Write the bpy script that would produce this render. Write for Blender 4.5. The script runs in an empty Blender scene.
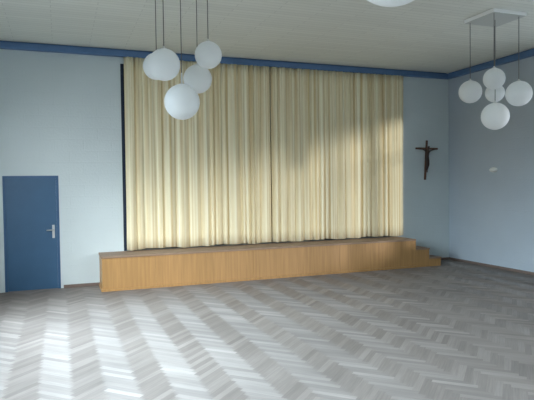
import bpy, bmesh, math, random
from mathutils import Vector, Matrix, Euler
rnd = random.Random(7)
S = bpy.context.scene
C = S.collection
PI = math.pi

# ------------------------------------------------------------------ materials
def lin(c):
    return tuple(((v/255)/12.92 if v/255 <= .04045 else ((v/255+.055)/1.055)**2.4) for v in c) + (1,)

def mat(name, rgb, rough=.6, spec=.4, metal=0, noise=0, nscale=8, bump=0, bscale=40, stretch=(1,1,1), trans=0):
    m = bpy.data.materials.new(name); m.use_nodes = True
    nt = m.node_tree; N = nt.nodes; K = nt.links
    b = N['Principled BSDF']
    b.inputs['Base Color'].default_value = lin(rgb)
    b.inputs['Roughness'].default_value = rough
    b.inputs['Specular IOR Level'].default_value = spec
    b.inputs['Metallic'].default_value = metal
    tc = N.new('ShaderNodeTexCoord'); mp = N.new('ShaderNodeMapping')
    mp.inputs['Scale'].default_value = stretch
    K.new(tc.outputs['Object'], mp.inputs['Vector'])
    if noise:
        t = N.new('ShaderNodeTexNoise'); t.inputs['Scale'].default_value = nscale
        t.inputs['Detail'].default_value = 5
        K.new(mp.outputs[0], t.inputs['Vector'])
        r = N.new('ShaderNodeMapRange')
        r.inputs['From Min'].default_value = .25; r.inputs['From Max'].default_value = .75
        r.inputs['To Min'].default_value = 1-noise; r.inputs['To Max'].default_value = 1+noise
        K.new(t.outputs['Fac'], r.inputs['Value'])
        v = N.new('ShaderNodeVectorMath'); v.operation = 'SCALE'
        v.inputs[0].default_value = lin(rgb)[:3]
        K.new(r.outputs[0], v.inputs['Scale'])
        K.new(v.outputs[0], b.inputs['Base Color'])
    if bump:
        t2 = N.new('ShaderNodeTexNoise'); t2.inputs['Scale'].default_value = bscale
        t2.inputs['Detail'].default_value = 3
        K.new(mp.outputs[0], t2.inputs['Vector'])
        bp = N.new('ShaderNodeBump'); bp.inputs['Strength'].default_value = bump
        bp.inputs['Distance'].default_value = .01
        K.new(t2.outputs['Fac'], bp.inputs['Height'])
        K.new(bp.outputs[0], b.inputs['Normal'])
    return m

def wall_mat(name, rgb, axes):
    """painted blockwork: very faint courses plus roller texture. axes picks the (along, up) object axes"""
    m = mat(name, rgb, rough=.75, spec=.25, noise=.035, nscale=1.3)
    nt = m.node_tree; N = nt.nodes; K = nt.links; b = N['Principled BSDF']
    tc = N.new('ShaderNodeTexCoord'); sp = N.new('ShaderNodeSeparateXYZ'); cb = N.new('ShaderNodeCombineXYZ')
    K.new(tc.outputs['Object'], sp.inputs[0])
    K.new(sp.outputs[axes[0]], cb.inputs[0]); K.new(sp.outputs[axes[1]], cb.inputs[1])
    br = N.new('ShaderNodeTexBrick')
    br.inputs['Scale'].default_value = 1; br.inputs['Brick Width'].default_value = .5
    br.inputs['Row Height'].default_value = .21; br.inputs['Mortar Size'].default_value = .008
    br.inputs['Mortar Smooth'].default_value = 1
    K.new(cb.outputs[0], br.inputs['Vector'])
    nz = N.new('ShaderNodeTexNoise'); nz.inputs['Scale'].default_value = 30; nz.inputs['Detail'].default_value = 4
    K.new(tc.outputs['Object'], nz.inputs['Vector'])
    ml = N.new('ShaderNodeMath'); ml.operation = 'MULTIPLY_ADD'; ml.inputs[1].default_value = -.5
    K.new(br.outputs['Fac'], ml.inputs[0]); K.new(nz.outputs['Fac'], ml.inputs[2])
    bp = N.new('ShaderNodeBump'); bp.inputs['Strength'].default_value = .35; bp.inputs['Distance'].default_value = .012
    K.new(ml.outputs[0], bp.inputs['Height']); K.new(bp.outputs[0], b.inputs['Normal'])
    return m

def ceiling_mat(name, rgb):
    m = bpy.data.materials.new(name); m.use_nodes = True
    nt = m.node_tree; N = nt.nodes; K = nt.links; b = N['Principled BSDF']
    b.inputs['Roughness'].default_value = .8; b.inputs['Specular IOR Level'].default_value = .2
    tc = N.new('ShaderNodeTexCoord')
    br = N.new('ShaderNodeTexBrick'); br.offset = .5
    br.inputs['Scale'].default_value = 1; br.inputs['Brick Width'].default_value = 1.25
    br.inputs['Row Height'].default_value = .11; br.inputs['Mortar Size'].default_value = .007
    br.inputs['Mortar Smooth'].default_value = .6
    br.inputs['Color1'].default_value = lin(rgb)
    br.inputs['Color2'].default_value = lin(tuple(int(v*.975) for v in rgb))
    br.inputs['Mortar'].default_value = lin(tuple(int(v*.9) for v in rgb))
    K.new(tc.outputs['Object'], br.inputs['Vector'])
    K.new(br.outputs['Color'], b.inputs['Base Color'])
    nz = N.new('ShaderNodeTexNoise'); nz.inputs['Scale'].default_value = 60
    K.new(tc.outputs['Object'], nz.inputs['Vector'])
    bp = N.new('ShaderNodeBump'); bp.inputs['Strength'].default_value = .2; bp.inputs['Distance'].default_value = .01
    K.new(nz.outputs['Fac'], bp.inputs['Height']); K.new(bp.outputs[0], b.inputs['Normal'])
    return m

def floor_mat():
    m = bpy.data.materials.new('oak_parquet'); m.use_nodes = True
    nt = m.node_tree; N = nt.nodes; K = nt.links; b = N['Principled BSDF']
    at = N.new('ShaderNodeAttribute'); at.attribute_name = 'board'; at.attribute_type = 'GEOMETRY'
    sp = N.new('ShaderNodeSeparateColor'); K.new(at.outputs['Color'], sp.inputs[0])
    # per board tone, painted fibre sheen included
    cr = N.new('ShaderNodeValToRGB')
    cr.color_ramp.elements[0].color = lin(FLOOR_LO); cr.color_ramp.elements[1].color = lin(FLOOR_HI)
    K.new(sp.outputs[0], cr.inputs['Fac'])
    # wood grain running along each board (u is stored as a UV map along the board)
    uv = N.new('ShaderNodeUVMap'); uv.uv_map = 'grain'
    mp = N.new('ShaderNodeMapping'); mp.inputs['Scale'].default_value = (3, 60, 1)
    K.new(uv.outputs[0], mp.inputs['Vector'])
    nz = N.new('ShaderNodeTexNoise'); nz.inputs['Scale'].default_value = 1; nz.inputs['Detail'].default_value = 4
    K.new(mp.outputs[0], nz.inputs['Vector'])
    mr = N.new('ShaderNodeMapRange'); mr.inputs['From Min'].default_value = .3; mr.inputs['From Max'].default_value = .7
    mr.inputs['To Min'].default_value = .88; mr.inputs['To Max'].default_value = 1.1
    K.new(nz.outputs['Fac'], mr.inputs['Value'])
    # worn, dull areas at room scale
    tc = N.new('ShaderNodeTexCoord')
    wn = N.new('ShaderNodeTexNoise'); wn.inputs['Scale'].default_value = .7; wn.inputs['Detail'].default_value = 3
    K.new(tc.outputs['Object'], wn.inputs['Vector'])
    wr = N.new('ShaderNodeMapRange'); wr.inputs['From Min'].default_value = .3; wr.inputs['From Max'].default_value = .7
    wr.inputs['To Min'].default_value = .9; wr.inputs['To Max'].default_value = 1.1
    K.new(wn.outputs['Fac'], wr.inputs['Value'])
    mu = N.new('ShaderNodeMath'); mu.operation = 'MULTIPLY'
    K.new(mr.outputs[0], mu.inputs[0]); K.new(wr.outputs[0], mu.inputs[1])
    vs = N.new('ShaderNodeVectorMath'); vs.operation = 'SCALE'
    K.new(cr.outputs['Color'], vs.inputs[0]); K.new(mu.outputs[0], vs.inputs['Scale'])
    K.new(vs.outputs[0], b.inputs['Base Color'])
    b.inputs['Roughness'].default_value = FLOOR_ROUGH
    b.inputs['Specular IOR Level'].default_value = FLOOR_SPEC
    # fibres scatter light across the grain: anisotropic sheen with the tangent across each board
    b.inputs['Anisotropic'].default_value = .85
    tg = N.new('ShaderNodeAttribute'); tg.attribute_name = 'fibre'; tg.attribute_type = 'GEOMETRY'
    K.new(tg.outputs['Vector'], b.inputs['Tangent'])
    return m

def wood_mat(name, rgb, axis='z', dark=.8):
    m = bpy.data.materials.new(name); m.use_nodes = True
    nt = m.node_tree; N = nt.nodes; K = nt.links; b = N['Principled BSDF']
    b.inputs['Roughness'].default_value = .42; b.inputs['Specular IOR Level'].default_value = .35
    tc = N.new('ShaderNodeTexCoord'); mp = N.new('ShaderNodeMapping')
    mp.inputs['Scale'].default_value = {'z': (26, 26, 1.2), 'x': (1.2, 26, 26), 'y': (26, 1.2, 26)}[axis]
    K.new(tc.outputs['Object'], mp.inputs['Vector'])
    nz = N.new('ShaderNodeTexNoise'); nz.inputs['Scale'].default_value = 1; nz.inputs['Detail'].default_value = 5
    K.new(mp.outputs[0], nz.inputs['Vector'])
    cr = N.new('ShaderNodeValToRGB')
    cr.color_ramp.elements[0].position = .3; cr.color_ramp.elements[1].position = .72
    cr.color_ramp.elements[0].color = lin(tuple(v*dark for v in rgb)); cr.color_ramp.elements[1].color = lin(rgb)
    K.new(nz.outputs['Fac'], cr.inputs['Fac']); K.new(cr.outputs['Color'], b.inputs['Base Color'])
    return m

def curtain_mat():
    m = bpy.data.materials.new('cream_curtain_cloth'); m.use_nodes = True
    nt = m.node_tree; N = nt.nodes; K = nt.links; b = N['Principled BSDF']
    b.inputs['Roughness'].default_value = .9; b.inputs['Specular IOR Level'].default_value = .1
    b.inputs['Sheen Weight'].default_value = .15
    tc = N.new('ShaderNodeTexCoord'); mp = N.new('ShaderNodeMapping')
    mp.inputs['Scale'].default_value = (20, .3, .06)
    K.new(tc.outputs['Object'], mp.inputs['Vector'])
    nz = N.new('ShaderNodeTexNoise'); nz.inputs['Scale'].default_value = 1; nz.inputs['Detail'].default_value = 4
    K.new(mp.outputs[0], nz.inputs['Vector'])
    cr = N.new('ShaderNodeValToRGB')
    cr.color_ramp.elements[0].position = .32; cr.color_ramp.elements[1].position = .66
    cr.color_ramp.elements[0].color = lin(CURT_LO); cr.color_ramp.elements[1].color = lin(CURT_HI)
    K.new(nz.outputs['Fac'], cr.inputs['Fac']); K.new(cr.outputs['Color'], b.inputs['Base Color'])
    return m

def glass_mat():
    m = bpy.data.materials.new('window_glass'); m.use_nodes = True
    nt = m.node_tree; N = nt.nodes; K = nt.links
    for n in list(N):
        if n.type == 'BSDF_PRINCIPLED': N.remove(n)
    o = [n for n in N if n.type == 'OUTPUT_MATERIAL'][0]
    t = N.new('ShaderNodeBsdfTransparent'); g = N.new('ShaderNodeBsdfGlossy'); g.inputs['Roughness'].default_value = .02
    x = N.new('ShaderNodeMixShader'); x.inputs[0].default_value = .06
    K.new(t.outputs[0], x.inputs[1]); K.new(g.outputs[0], x.inputs[2]); K.new(x.outputs[0], o.inputs['Surface'])
    return m

def opal_mat():
    m = bpy.data.materials.new('opal_glass'); m.use_nodes = True
    nt = m.node_tree; N = nt.nodes; K = nt.links
    b = N['Principled BSDF']; o = [n for n in N if n.type == 'OUTPUT_MATERIAL'][0]
    b.inputs['Base Color'].default_value = lin((250, 252, 252)); b.inputs['Roughness'].default_value = .3
    b.inputs['Specular IOR Level'].default_value = .35
    t = N.new('ShaderNodeBsdfTranslucent'); t.inputs['Color'].default_value = lin((250, 252, 252))
    x = N.new('ShaderNodeMixShader'); x.inputs[0].default_value = .45
    K.new(b.outputs[0], x.inputs[1]); K.new(t.outputs[0], x.inputs[2]); K.new(x.outputs[0], o.inputs['Surface'])
    return m

WALL = (203, 213, 215); WALLR_SHADED = (180, 190, 200); CEIL = (226, 228, 220)
FLOOR_LO = (110, 102, 97); FLOOR_HI = (170, 161, 154); FLOOR_ROUGH = .56; FLOOR_SPEC = .36
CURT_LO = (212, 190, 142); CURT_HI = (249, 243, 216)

M = dict(
    wall_x=wall_mat('painted_wall_along_x', WALL, (0, 2)),
    wall_y=wall_mat('painted_wall_along_y', WALL, (1, 2)),
    wall_r_shaded=wall_mat('right_wall_painted_shade', WALLR_SHADED, (1, 2)),  # the right wall's shade is put into its colour, darker than the other walls
    ceil=ceiling_mat('ceiling_boards', CEIL),
    floor=floor_mat(),
    blue=mat("blue_paint", (88, 120, 160), rough=.45, noise=.06, nscale=6),
    door=mat("blue_door_paint", (56, 92, 124), rough=.4, noise=.05, nscale=4),
    doorframe=mat('dark_blue_frame_paint', (54, 90, 126), rough=.45),
    base=mat('brown_baseboard', (118, 102, 94), rough=.5, noise=.1),
    navy=mat('navy_reveal', (34, 48, 70), rough=.6),
    void=mat('dark_backstage', (14, 17, 24), rough=.9, spec=.1),
    veneer=wood_mat("oak_veneer", (174, 132, 82), 'z', .88),
    tread=mat('worn_brown_deck', (140, 116, 96), rough=.55, noise=.12, nscale=10),
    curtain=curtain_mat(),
    hem=mat('curtain_hem', (225, 212, 168), rough=.9),
    globe=opal_mat(),
    plate=mat('white_enamel', (248, 249, 247), rough=.4),
    underside=mat('grey_enamel', (190, 193, 188), rough=.5),
    cord=mat('grey_cord', (112, 112, 110), rough=.5),
    ferrule=mat('white_ferrule', (226, 228, 226), rough=.35),
    steel=mat('brushed_steel', (205, 208, 208), rough=.38, metal=.75),
    cross=wood_mat('dark_cross_wood', (118, 84, 66), 'z', .7),
    corpus=mat('carved_dark_wood', (66, 50, 42), rough=.5, noise=.15, nscale=30),
    white=mat('white_plastic', (232, 234, 232), rough=.35),
    glass=glass_mat(),
    winframe=mat('white_window_paint', (220, 222, 220), rough=.45),
)

# ------------------------------------------------------------------ mesh helpers
def box(bm, x0, x1, y0, y1, z0, z1):
    v = [bm.verts.new(p) for p in ((x0,y0,z0),(x1,y0,z0),(x1,y1,z0),(x0,y1,z0),(x0,y0,z1),(x1,y0,z1),(x1,y1,z1),(x0,y1,z1))]
    fs = []
    for f in ((0,3,2,1),(4,5,6,7),(0,1,5,4),(1,2,6,5),(2,3,7,6),(3,0,4,7)):
        fs.append(bm.faces.new([v[i] for i in f]))
    return fs
def bevel(bm, w=.004, seg=2):
    bmesh.ops.bevel(bm, geom=list(bm.edges), offset=w, segments=seg, affect='EDGES', profile=.5)
def tube(bm, a, b, r, seg=12):
    a = Vector(a); b = Vector(b); d = (b-a)
    q = d.to_track_quat('Z', 'Y')
    r0, r1 = (r if isinstance(r, tuple) else (r, r))
    mt = Matrix.Translation((a+b)/2) @ q.to_matrix().to_4x4()
    bmesh.ops.create_cone(bm, cap_ends=True, segments=seg, radius1=r0, radius2=r1, depth=d.length, matrix=mt)
def lathe(bm, prof, cx=0, cy=0, seg=32):
    rings = []
    for r, z in prof:
        if r < 1e-5: rings.append([bm.verts.new((cx, cy, z))])
        else: rings.append([bm.verts.new((cx+r*math.cos(2*PI*i/seg), cy+r*math.sin(2*PI*i/seg), z)) for i in range(seg)])
    for A, B in zip(rings, rings[1:]):
        for i in range(seg):
            j = (i+1) % seg
            if len(A) == 1 and len(B) == 1: continue
            if len(A) == 1: bm.faces.new((A[0], B[j], B[i]))
            elif len(B) == 1: bm.faces.new((A[i], A[j], B[0]))
            else: bm.faces.new((A[i], A[j], B[j], B[i]))
def obj(name, bm, m, parent=None, smooth=False, recalc=True):
    if recalc: bmesh.ops.recalc_face_normals(bm, faces=list(bm.faces))
    me = bpy.data.meshes.new(name); bm.to_mesh(me); bm.free()
    me.materials.append(m)
    if smooth:
        for p in me.polygons: p.use_smooth = True
    o = bpy.data.objects.new(name, me); C.objects.link(o)
    if parent: o.parent = parent
    return o
def struct(name, bm, m, parent=None, **k):
    o = obj(name, bm, m, parent, **k)
    if parent is None: o['kind'] = 'structure'
    return o
def thing(name, label, cat, loc=(0,0,0), rotz=0, group=None):
    o = bpy.data.objects.new(name, None); C.objects.link(o)
    o.empty_display_size = .2
    o.location = loc; o.rotation_euler = (0, 0, rotz)
    o['label'] = label; o['category'] = cat
    if group: o['group'] = group
    return o
def tag(o, label, cat, group=None):
    o['label'] = label; o['category'] = cat
    if group: o['group'] = group
def B(): return bmesh.new()

# ------------------------------------------------------------------ room dimensions (metres)
XL, XR = -10.35, 0.0       # left and right walls
YB, YF = 0.0, -20.0        # back (stage) wall and wall behind the camera
H = 4.42
T = .25                    # wall thickness
OX0, OX1, OZ0, OZ1 = -7.568, -1.50, .622, 4.17      # proscenium opening in the back wall
DX0, DX1, DZ = -9.615, -8.715, 2.05                # door

# floor: oak herringbone, one mesh of individual boards
def build_floor():
    L, W, m = .405, .0675, 6
    bm = B()
    col = bm.loops.layers.color.new('board'); uvl = bm.loops.layers.uv.new('grain')
    ca = math.cos(PI/4); sa = math.sin(PI/4)
    # u along (1,1)/sqrt2 rotated so that the columns of boards run along world y
    def world(u, v): return (ca*u - sa*v + X0, sa*u + ca*v + YF)
    X0 = -10.312
    Rr = random.Random(3)
    tl = []
    n = int(26/W)
    g = .0006
    def board(u0, u1, v0, v1, o):
        cx, cy = world((u0+u1)/2, (v0+v1)/2)
        if cx < XL-.5 or cx > XR+.5 or cy < YF-.5 or cy > YB+.5: return
        vs = [bm.verts.new((*world(u, v), 0)) for u, v in ((u0+g,v0+g),(u1-g,v0+g),(u1-g,v1-g),(u0+g,v1-g))]
        f = bm.faces.new(vs); t = Rr.betavariate(2.2, 2.2); ofu = Rr.random()*50; ofv = Rr.random()*50
        t = min(1, max(0, t*.46 + .27 + ORIENT_SHEEN*(1 if o else -1)))
        for lp, (a, bq) in zip(f.loops, ((0,0),(1,0),(1,1),(0,1))):
            lp[col] = (t, 1.0 if o else 0.0, 0, 1)
            lw = (a*L, bq*W) if not o else (bq*L, a*W)
            lp[uvl].uv = (lw[0]+ofu, lw[1]+ofv)
    for j in range(-n, n):
        for k in range(-n//(2*m)-2, n//(2*m)+2):
            i0 = j + 2*m*k
            u0 = i0*W
            board(u0, u0+L, j*W, j*W+W, 0)                 # board along u
    for i in range(-n, n):
        for k in range(-n//(2*m)-2, n//(2*m)+2):
            j0 = i - 2*m + 1 + 2*m*k
            board(i*W, i*W+W, j0*W, j0*W+L, 1)             # board along v
    for co, no in (((XL,0,0),(-1,0,0)),((XR,0,0),(1,0,0)),((0,YF,0),(0,-1,0)),((0,YB,0),(0,1,0))):
        bmesh.ops.bisect_plane(bm, geom=list(bm.verts)+list(bm.edges)+list(bm.faces), plane_co=co, plane_no=no, clear_outer=True)
    for f in bm.faces:
        if f.normal.z < 0: f.normal_flip()
    ors = []
    bm.faces.ensure_lookup_table()
    for f in bm.faces: ors.append(f.loops[0][col][1] > .5)
    o = struct('floor', bm, M['floor'], recalc=False)
    a = o.data.attributes.new('fibre', 'FLOAT_VECTOR', 'FACE')
    for k, vv in enumerate(ors):
        a.data[k].vector = (ca, sa, 0) if vv else (-sa, ca, 0)   # across the grain
    return o
ORIENT_SHEEN = .045  # fibre sheen painted into the tone: boards along v lighter, along u darker
build_floor()

bm = B(); box(bm, XL-T, XR+T, YF-T, YB+T, -.12, -.004)
struct('floor_slab', bm, M['base'])
bm = B(); box(bm, XL-T, XR+T, YF-T, YB+T, H, H+.2)
struct('ceiling', bm, M['ceil'])

def wall_with_holes(name, axis, a0, a1, p0, p1, z0, z1, holes, m):
    """grid wall: axis 'x' runs along x with thickness p0..p1 in y; holes = (lo, hi, zlo, zhi)"""
    bm = B()
    As = sorted({a0, a1, *[h[0] for h in holes], *[h[1] for h in holes]})
    Zs = sorted({z0, z1, *[h[2] for h in holes], *[h[3] for h in holes]})
    for a, b in zip(As, As[1:]):
        for c, d in zip(Zs, Zs[1:]):
            ma, mz = (a+b)/2, (c+d)/2
            if any(h[0] < ma < h[1] and h[2] < mz < h[3] for h in holes): continue
            if axis == 'x': box(bm, a, b, p0, p1, c, d)
            else: box(bm, p0, p1, a, b, c, d)
    bmesh.ops.remove_doubles(bm, verts=list(bm.verts), dist=1e-5)
    # drop the doubled inner faces between neighbouring blocks
    seen = {}
    for f in list(bm.faces):
        k = tuple(round(v, 4) for v in f.calc_center_median())
        seen.setdefault(k, []).append(f)
    dead = [f for fs in seen.values() if len(fs) > 1 for f in fs]
    bmesh.ops.delete(bm, geom=dead, context='FACES')
    return struct(name, bm, m)

WZ0, WZ1 = 1.0, 3.8
LWIN = [(-4.1-2.3*k, -2.4-2.3*k) for k in range(7)]
RWIN = [(-5.2-2.3*k, -3.2-2.3*k) for k in range(7)]
wall_with_holes('wall_back', 'x', XL-T, XR+T, YB, YB+T, 0, H, [(OX0, OX1, OZ0, OZ1), (DX0, DX1, 0, DZ)], M['wall_x'])
wall_with_holes('wall_right', 'y', YF, YB, XR, XR+T, 0, H, [(a, b, WZ0, WZ1) for a, b in RWIN], M['wall_r_shaded'])
wall_with_holes('wall_left', 'y', YF, YB, XL-T, XL, 0, H, [(a, b, WZ0, WZ1) for a, b in LWIN], M['wall_y'])
bm = B(); box(bm, XL-T, XR+T, YF-T, YF, 0, H); struct('wall_rear', bm, M['wall_x'])

# windows (outside the frame: they let the daylight in)
nwin = 0
for side, wins in (('l', LWIN), ('r', RWIN)):
    for (a, b) in wins:
        nwin += 1
        x = XL-.16 if side == 'l' else XR+.16
        e = bpy.data.objects.new('window_%d' % nwin, None); C.objects.link(e)
        e.location = (x, (a+b)/2, WZ0); e['kind'] = 'structure'
        w = (b-a)/2; h = WZ1-WZ0; f = .06
        bm = B()
        box(bm, -.04, .04, -w, w, 0, f); box(bm, -.04, .04, -w, w, h-f, h)
        for c in (-w+f/2, 0, w-f/2): box(bm, -.04, .04, c-f/2, c+f/2, f, h-f)
        box(bm, -.03, .03, -w+f, w-f, h*.68, h*.68+.05)
        obj('window_frame', bm, M['winframe'], e)
        bm = B(); box(bm, -.004, .004, -w+f/2, w-f/2, f/2, h-f/2)
        obj('window_pane', bm, M['glass'], e)

# backstage behind the curtain
bm = B()
box(bm, OX0-.4, OX1+.4, 2.2, 2.3, 0, H)
box(bm, OX0-.5, OX0-.4, YB+T, 2.3, 0, H); box(bm, OX1+.4, OX1+.5, YB+T, 2.3, 0, H)
box(bm, OX0-.4, OX1+.4, YB+T, 2.2, H-.05, H)
box(bm, OX0-.4, OX1+.4, YB+T, 2.2, OZ0-.06, OZ0-.01)
struct('wall_backstage', bm, M['void'])
# navy painted reveal that shows as a thin upright line at the curtain's left edge
bm = B(); box(bm, OX0, OX0+.055, .03, .22, OZ0, OZ1-.055); box(bm, OX0, OX1, .03, .22, OZ1-.055, OZ1)
box(bm, OX1-.055, OX1, .03, .22, OZ0, OZ1-.055)
struct('trim_5', bm, M['navy'])
# room behind the door is closed off by the door leaf itself

# blue cornice: flat band, with a small stepped top
def cornice(name, axis, a0, a1, wall, inward):
    bm = B()
    # profile (distance from the wall, z)
    prof = [(0, H-.135), (.085, H-.135), (.1, H-.12), (.1, H-.035), (.055, H-.03), (.055, H-.001), (0, H-.001)]
    ends = []
    for a in (a0, a1):
        ring = []
        for d, z in prof:
            p = wall + inward*d
            ring.append(bm.verts.new((a, p, z) if axis == 'x' else (p, a, z)))
        ends.append(ring)
    k = len(prof)
    for i in range(k):
        j = (i+1) % k
        bm.faces.new((ends[0][i], ends[0][j], ends[1][j], ends[1][i]))
    bm.faces.new(ends[0]); bm.faces.new(ends[1][::-1])
    struct(name, bm, M['blue'])
cornice('trim_1', 'x', XL+.1, XR-.1, YB, -1)
cornice('trim_2', 'y', YF, YB, XR, -1)
cornice('trim_3', 'y', YF, YB, XL, 1)
cornice('trim_4', 'x', XL+.1, XR-.1, YF, 1)

# baseboards
SX0, SX1, SY, SZ = -8.02, -1.45, -.69, .622
STEPS = [(-1.45, -1.10, .41), (-1.10, -.79, .198)]
def baseboard(name, x0, x1, y0, y1):
    bm = B(); box(bm, x0, x1, y0, y1, .001, .06); bevel(bm, .004, 1); struct(name, bm, M['base'])
baseboard('baseboard_back', DX1+.06, SX0-.002, -.018, 0)
baseboard('baseboard_corner', STEPS[1][1]+.002, XR-.02, -.018, 0)
baseboard('baseboard_right', XR-.02, XR, YF, 0)
baseboard('baseboard_left', XL, XL+.02, YF, 0)

# door: flush blue leaf in a slim steel frame
d = bpy.data.objects.new('door_1', None); C.objects.link(d); d['kind'] = 'structure'
d.location = (DX0, 0, 0)
dw = DX1-DX0
bm = B(); box(bm, .035, dw-.035, .0, .05, .008, DZ-.035); bevel(bm, .003, 1); obj('door_leaf', bm, M['door'], d)
bm = B()
box(bm, -.012, .034, -.005, .1, .002, DZ+.012); box(bm, dw-.034, dw+.012, -.005, .1, .002, DZ+.012)
box(bm, .034, dw-.034, -.005, .1, DZ-.034, DZ+.012)
obj('door_frame', bm, M['doorframe'], d)
hx = dw-.092
bm = B(); box(bm, hx-.022, hx+.022, -.011, 0, .93, 1.17); bevel(bm, .005, 2)
pl = obj('handle_plate', bm, M['steel'], d); pl['label'] = 'silver metal handle plate'
bm = B()
tube(bm, (hx, -.008, 1.08), (hx, -.052, 1.08), .010)
tube(bm, (hx+.006, -.052, 1.08), (hx-.12, -.052, 1.075), .010)
obj('lever_handle', bm, M['steel'], pl, smooth=True)
bm = B(); tube(bm, (hx, -.010, .985), (hx, -.017, .985), .011, 16); obj('lock_cylinder', bm, M['steel'], pl)

# ------------------------------------------------------------------ stage
st = thing('stage_platform', 'low wooden stage with orange oak veneer front along the back wall', 'stage', (SX0, 0, 0))
sw = SX1-SX0
bm = B(); box(bm, -.012, sw, SY-.015, -.003, SZ-.035, SZ); bevel(bm, .004, 1)
dk = obj('deck', bm, M['tread'], st); dk['label'] = 'worn grey-brown stage deck edge'
bm = B()
npan = 7; g = .0012
for i in range(npan):
    a = sw*i/npan; b_ = sw*(i+1)/npan
    box(bm, a+(g if i else 0), b_-(g if i < npan-1 else 0), SY, SY+.02, .045, SZ-.036)
fp = obj('front_panel', bm, M['veneer'], st)
bm = B(); box(bm, 0, .02, SY+.02, -.002, .045, SZ-.036); obj('side_panel', bm, M['veneer'], st)
bm = B(); box(bm, sw-.02, sw, SY+.02, -.002, .045, SZ-.036); obj('side_panel', bm, M['veneer'], st)
bm = B(); box(bm, -.02, sw+.0, SY-.02, -.02, .001, .044); bevel(bm, .003, 1); obj('plinth', bm, M['veneer'], st)
# steps down to the right
sp = thing('stage_steps', 'two wooden steps at the right end of the stage, beside the corner', 'steps', (SX1, 0, 0))
for i, (x0, x1, z) in enumerate(STEPS):
    bm = B(); box(bm, x0-SX1+.001, x1-SX1, SY, -.002, .001, z-.031); s = obj('step', bm, M['veneer'], sp)
    bm = B(); box(bm, x0-SX1+.001, x1-SX1+.015, SY-.015, -.002, z-.03, z); bevel(bm, .004, 1); obj('tread', bm, M['tread'], s)

# ------------------------------------------------------------------ curtains
def curtain(name, label, x0, x1, seed, zt=H-.137, zb=.65):
    r = random.Random(seed)
    pts = [x0]
    while pts[-1] < x1-.2: pts.append(pts[-1]+r.choice((.10, .12, .14, .17, .2, .24)))
    pts[-1] = x1
    amp = [r.uniform(.6, 1.0) for _ in pts]
    lean = [r.uniform(-.02, .02) for _ in pts]
    tops = [r.uniform(0, 6.28) for _ in range(3)]
    def prof(x, t):
        # t = 0 at the hem, 1 at the heading
        for k in range(len(pts)-1):
            if x <= pts[k+1]+1e-9: break
        s = (x-pts[k])/(pts[k+1]-pts[k])
        s2 = s**(1.0+.5*(amp[k]-.8))
        big = (.5-.5*math.cos(2*PI*s2))**.45*amp[k]
        fine = .5+.5*math.sin(2*PI*x/.085+tops[0]+1.2*math.sin(x*3+tops[1]))
        w = max(0, (t-.35)/.65)
        return -(.022 + .09*(big*(1-.45*w) + fine*.36*w))
    nx = int((x1-x0)/.011); nz = 14
    bm = B(); g = []
    for iz in range(nz+1):
        t = iz/nz; row = []
        for ix in range(nx+1):
            x = x0+(x1-x0)*ix/nx
            dx = .018*math.sin(x*7+tops[2])*(1-t)**1.5 if 0 < ix < nx else 0
            zz = zb+(zt-zb)*t + (.008*math.sin(x*5+tops[1]) + .008*math.sin(x*13) if iz == 0 else 0)
            row.append(bm.verts.new((x+dx, prof(x, t), zz)))
        g.append(row)
    for iz in range(nz):
        for ix in range(nx):
            bm.faces.new((g[iz][ix], g[iz][ix+1], g[iz+1][ix+1], g[iz+1][ix]))
    cxm = (x0+x1)/2
    bmesh.ops.translate(bm, verts=list(bm.verts), vec=(-cxm, 0, 0))
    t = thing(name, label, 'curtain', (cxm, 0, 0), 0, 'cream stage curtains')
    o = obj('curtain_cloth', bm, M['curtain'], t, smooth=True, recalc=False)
    sm = o.modifiers.new('thickness', 'SOLIDIFY'); sm.thickness = .004; sm.offset = 0
    return t
curtain('stage_curtain', 'left half of the pleated cream stage curtain, nearer the blue door', -7.508, -4.562, 5)
curtain('stage_curtain', 'right half of the pleated cream stage curtain, nearer the crucifix', -4.550, -1.31, 11)

# ------------------------------------------------------------------ pendant lamps: square ceiling plate, five cords, five opal globes
def globe_mesh(r):
    prof = [(.024, r*.995)]
    for k in range(1, 25):
        a = PI*k/24
        if r*math.sin(a) > .026 or k > 12: prof.append((max(0, r*math.sin(a)), r*math.cos(a)))
    prof[-1] = (0, -r)
    bm = B(); lathe(bm, prof, seg=40); return bm
def pendant(label, cx, cy, globes, group='globe pendant clusters', tube_h=.03):
    t = thing('pendant_lamp', label, 'pendant lamp', (cx, cy, H), 0, group)
    bm = B(); box(bm, -.32, .32, -.32, .32, -.055, -.001); bevel(bm, .006, 2)
    pt = obj('ceiling_plate', bm, M['plate'], t)
    bm = B(); box(bm, -.312, .312, -.312, .312, -.059, -.056); un = obj('underside_panel', bm, M['underside'], pt); un['label'] = 'grey underside panel'
    for k, (ox, oy, z, r) in enumerate(globes):
        th = tube_h if k == 0 else .03
        zz = z-H
        bm = globe_mesh(r); g = obj('globe_shade', bm, M['globe'], t, smooth=True); g.location = (ox, oy, zz)
        bm = B(); lathe(bm, [(0, r+th), (.009, r+th), (.011, r+th-.01), (.012, r+.008), (.03, r+.006), (.03, r-.01), (0, r-.01)], seg=20)
        obj('ferrule', bm, M['ferrule'], g, smooth=False)
        bm = B(); tube(bm, (ox, oy, zz+r+th-.005), (ox, oy, -.058), .0055, 8); obj('cord', bm, M['cord'], t)
    return t
q = .28
LG = [(.01, 0, 2.89, .219), (-.255, -q, 3.275, .187), (-.25, q, 3.37, .170), (q, q, 3.239, .186), (q, -q, 3.425, .163)]
pendant('cluster of five white globe lamps on grey cords in front of the left curtain', -7.25, -3.92, LG, tube_h=.14)
RG = [(.005, 0, 2.872, .210), (-.27, -.27, 3.388, .158), (-.25, .26, 3.28, .178), (.245, .26, 3.288, .150), (.22, -.26, 3.193, .192)]
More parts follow.
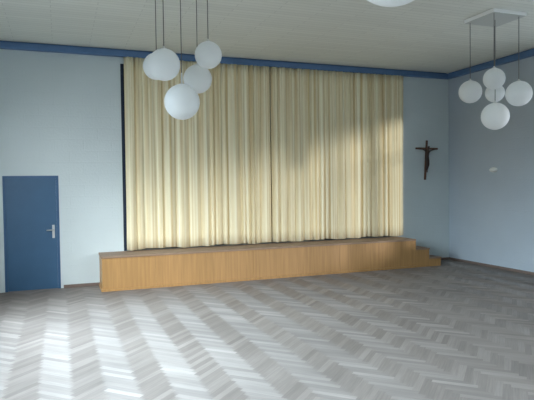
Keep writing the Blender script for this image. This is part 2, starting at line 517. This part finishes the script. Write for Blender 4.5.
pendant('cluster of five white globe lamps under a square plate, near the right wall', -2.31, -3.92, RG)
NG = [(0, 0, 2.880, .217), (-q, -q, 3.41, .187), (-q, q, 3.36, .170), (q, q, 3.34, .186), (q, -q, 3.425, .163)]
pendant('white globe lamp whose lowest curve just dips into the top edge of the photo', -7.246, -8.53, NG)

# ------------------------------------------------------------------ crucifix
cr = thing('crucifix', 'dark wooden crucifix hanging on the wall right of the curtain', 'crucifix', (-.70, 0, 1.915))
cr.rotation_euler = (0, math.radians(3.6), 0)
bm = B(); box(bm, -.022, .022, -.036, -.002, 0, .92); bevel(bm, .005, 2)
obj('upright', bm, M['cross'], cr)
bm = B(); box(bm, -.305, .305, -.017, .017, -.021, .021); bevel(bm, .005, 2)
cb = obj('crossbar', bm, M['cross'], cr); cb.location = (0, -.029, .728); cb.rotation_euler = (0, -math.radians(3.4), 0)
# carved figure grown from a joint skeleton
def skin_figure(name, verts, edges, radii, m, parent):
    me = bpy.data.meshes.new(name); me.from_pydata(verts, edges, [])
    o = bpy.data.objects.new(name, me); C.objects.link(o); o.parent = parent
    me.materials.append(m)
    sk = o.modifiers.new('skin', 'SKIN'); sk.use_smooth_shade = True
    for k, r in enumerate(radii): me.skin_vertices[0].data[k].radius = (r, r*.8)
    me.skin_vertices[0].data[0].use_root = True
    sb = o.modifiers.new('sub', 'SUBSURF'); sb.levels = 1; sb.render_levels = 1
    return o
V = [(0,-.072,.50),(0,-.075,.58),(0,-.076,.66),(0,-.08,.705),(.012,-.088,.755),
     (-.055,-.07,.672),(-.13,-.06,.70),(-.215,-.055,.725),(.055,-.07,.672),(.13,-.06,.70),(.215,-.055,.725),
     (-.026,-.074,.475),(-.02,-.098,.36),(-.006,-.066,.22),(.026,-.074,.475),(.026,-.098,.36),(.008,-.07,.22),(0,-.088,.17),(.012,-.094,.79)]
Ed = [(0,1),(1,2),(2,3),(3,4),(4,18),(2,5),(5,6),(6,7),(2,8),(8,9),(9,10),(0,11),(11,12),(12,13),(0,14),(14,15),(15,16),(16,17)]
Rd = [.040,.036,.048,.018,.030,.022,.014,.011,.022,.014,.011,.030,.023,.014,.030,.023,.014,.013,.022]
fg = skin_figure('carved_figure', V, Ed, Rd, M['corpus'], cr)
fg['label'] = 'darker carved figure on the cross'

# ------------------------------------------------------------------ small oval wall fixture on the right wall
ov = thing('wall_fixture', 'small white oval fixture mounted on the right wall', 'wall fixture', (0, -1.44, 2.105))
def oval(bm, ry, rz, prof):
    rings = []
    for s, d in prof:
        rings.append([bm.verts.new((-d, ry*s*math.cos(2*PI*i/32), rz*s*math.sin(2*PI*i/32))) for i in range(32)])
    for A, Bq in zip(rings, rings[1:]):
        for i in range(32): bm.faces.new((A[i], A[(i+1)%32], Bq[(i+1)%32], Bq[i]))
    bm.faces.new(rings[0]); bm.faces.new(rings[-1])
bm = B(); oval(bm, .115, .055, [(1, .001), (1, .012), (.96, .018)]); obj('back_plate', bm, M['white'], ov)
bm = B(); oval(bm, .115, .055, [(.9, .016), (.88, .028), (.75, .042), (.5, .052), (.2, .056)]); obj('cover', bm, M['white'], ov, smooth=True)

# ------------------------------------------------------------------ light
LEFT_P, LEFT_SPREAD, RIGHT_P, SUN_P = 190, 90, 17, 2.9
FWD_P, FWD_N = 30, 2
def area(name, loc, rot, sx, sy, power, col, spread=180):
    l = bpy.data.lights.new(name, 'AREA'); l.shape = 'RECTANGLE'; l.size = sx; l.size_y = sy
    l.energy = power; l.color = col; l.spread = math.radians(spread)
    o = bpy.data.objects.new(name, l); C.objects.link(o); o.location = loc; o.rotation_euler = rot
    return o
for (a, b) in LWIN:
    # bright sky seen through the left-hand windows: falls steeply on to the floor along that side
    o = area('daylight_left', (XL-.34, (a+b)/2, (WZ0+WZ1)/2+.25), (0, 0, 0), 1.7, 2.6, LEFT_P, (.71, .88, 1.0), LEFT_SPREAD)
    o.rotation_euler = Vector((.70, .1, -.70)).to_track_quat('-Z', 'Y').to_euler()
for (a, b) in LWIN[:FWD_N]:
    # added fill lamps outside the first left windows, aimed at the lower stage wall
    o = area('stage_wall_fill', (XL-.34, (a+b)/2-.3, (WZ0+WZ1)/2+.25), (0, 0, 0), 1.7, 2.6, FWD_P, (.9, .97, 1.0), 75)
    o.rotation_euler = Vector((.45, .75, -.46)).to_track_quat('-Z', 'Y').to_euler()
for (a, b) in RWIN:
    o = area('daylight_right', (XR+.34, (a+b)/2, (WZ0+WZ1)/2), (0, 0, 0), 1.9, 2.8, RIGHT_P, (.82, .92, 1.0), 160)
    o.rotation_euler = Vector((-1, 0, -.1)).to_track_quat('-Z', 'Y').to_euler()
# low soft sun through the right-hand windows; their heads cast the slanting shade on the curtain
sl = bpy.data.lights.new('low_sun', 'SUN'); sl.energy = SUN_P; sl.angle = math.radians(5); sl.color = (1, .98, .93)
so = bpy.data.objects.new('low_sun', sl); C.objects.link(so)
so.rotation_euler = Vector((-1, 2.35, -.31)).to_track_quat('-Z', 'Y').to_euler()
so.location = (4, -12, 5)
w = bpy.data.worlds.new('sky'); S.world = w; w.use_nodes = True
w.node_tree.nodes['Background'].inputs[0].default_value = (.72, .86, 1, 1)
w.node_tree.nodes['Background'].inputs[1].default_value = 1.0

# ------------------------------------------------------------------ camera
f_px, yaw, pitch, roll = 546.72, .361802, -.028513, -.012736
cam = bpy.data.cameras.new('camera'); co = bpy.data.objects.new('camera', cam); C.objects.link(co)
fw = Vector((math.sin(yaw)*math.cos(pitch), math.cos(yaw)*math.cos(pitch), math.sin(pitch)))
rt = Vector((math.cos(yaw), -math.sin(yaw), 0)); up = rt.cross(fw)
r2 = rt*math.cos(roll)+up*math.sin(roll); u2 = up*math.cos(roll)-rt*math.sin(roll)
mx = Matrix((r2, u2, -fw)).transposed().to_4x4(); mx.translation = Vector((-8.6823, -10.6650, 1.8546))
co.matrix_world = mx
cam.sensor_fit = 'HORIZONTAL'; cam.sensor_width = 36; cam.lens = 36*f_px/534
cam.clip_start = .05
S.camera = co
S.view_settings.view_transform = 'Standard'
S.view_settings.look = 'None'
S.view_settings.exposure = 0
S.cycles.use_denoising = True
S.cycles.max_bounces = 8; S.cycles.diffuse_bounces = 5
S.cycles.sample_clamp_indirect = 6
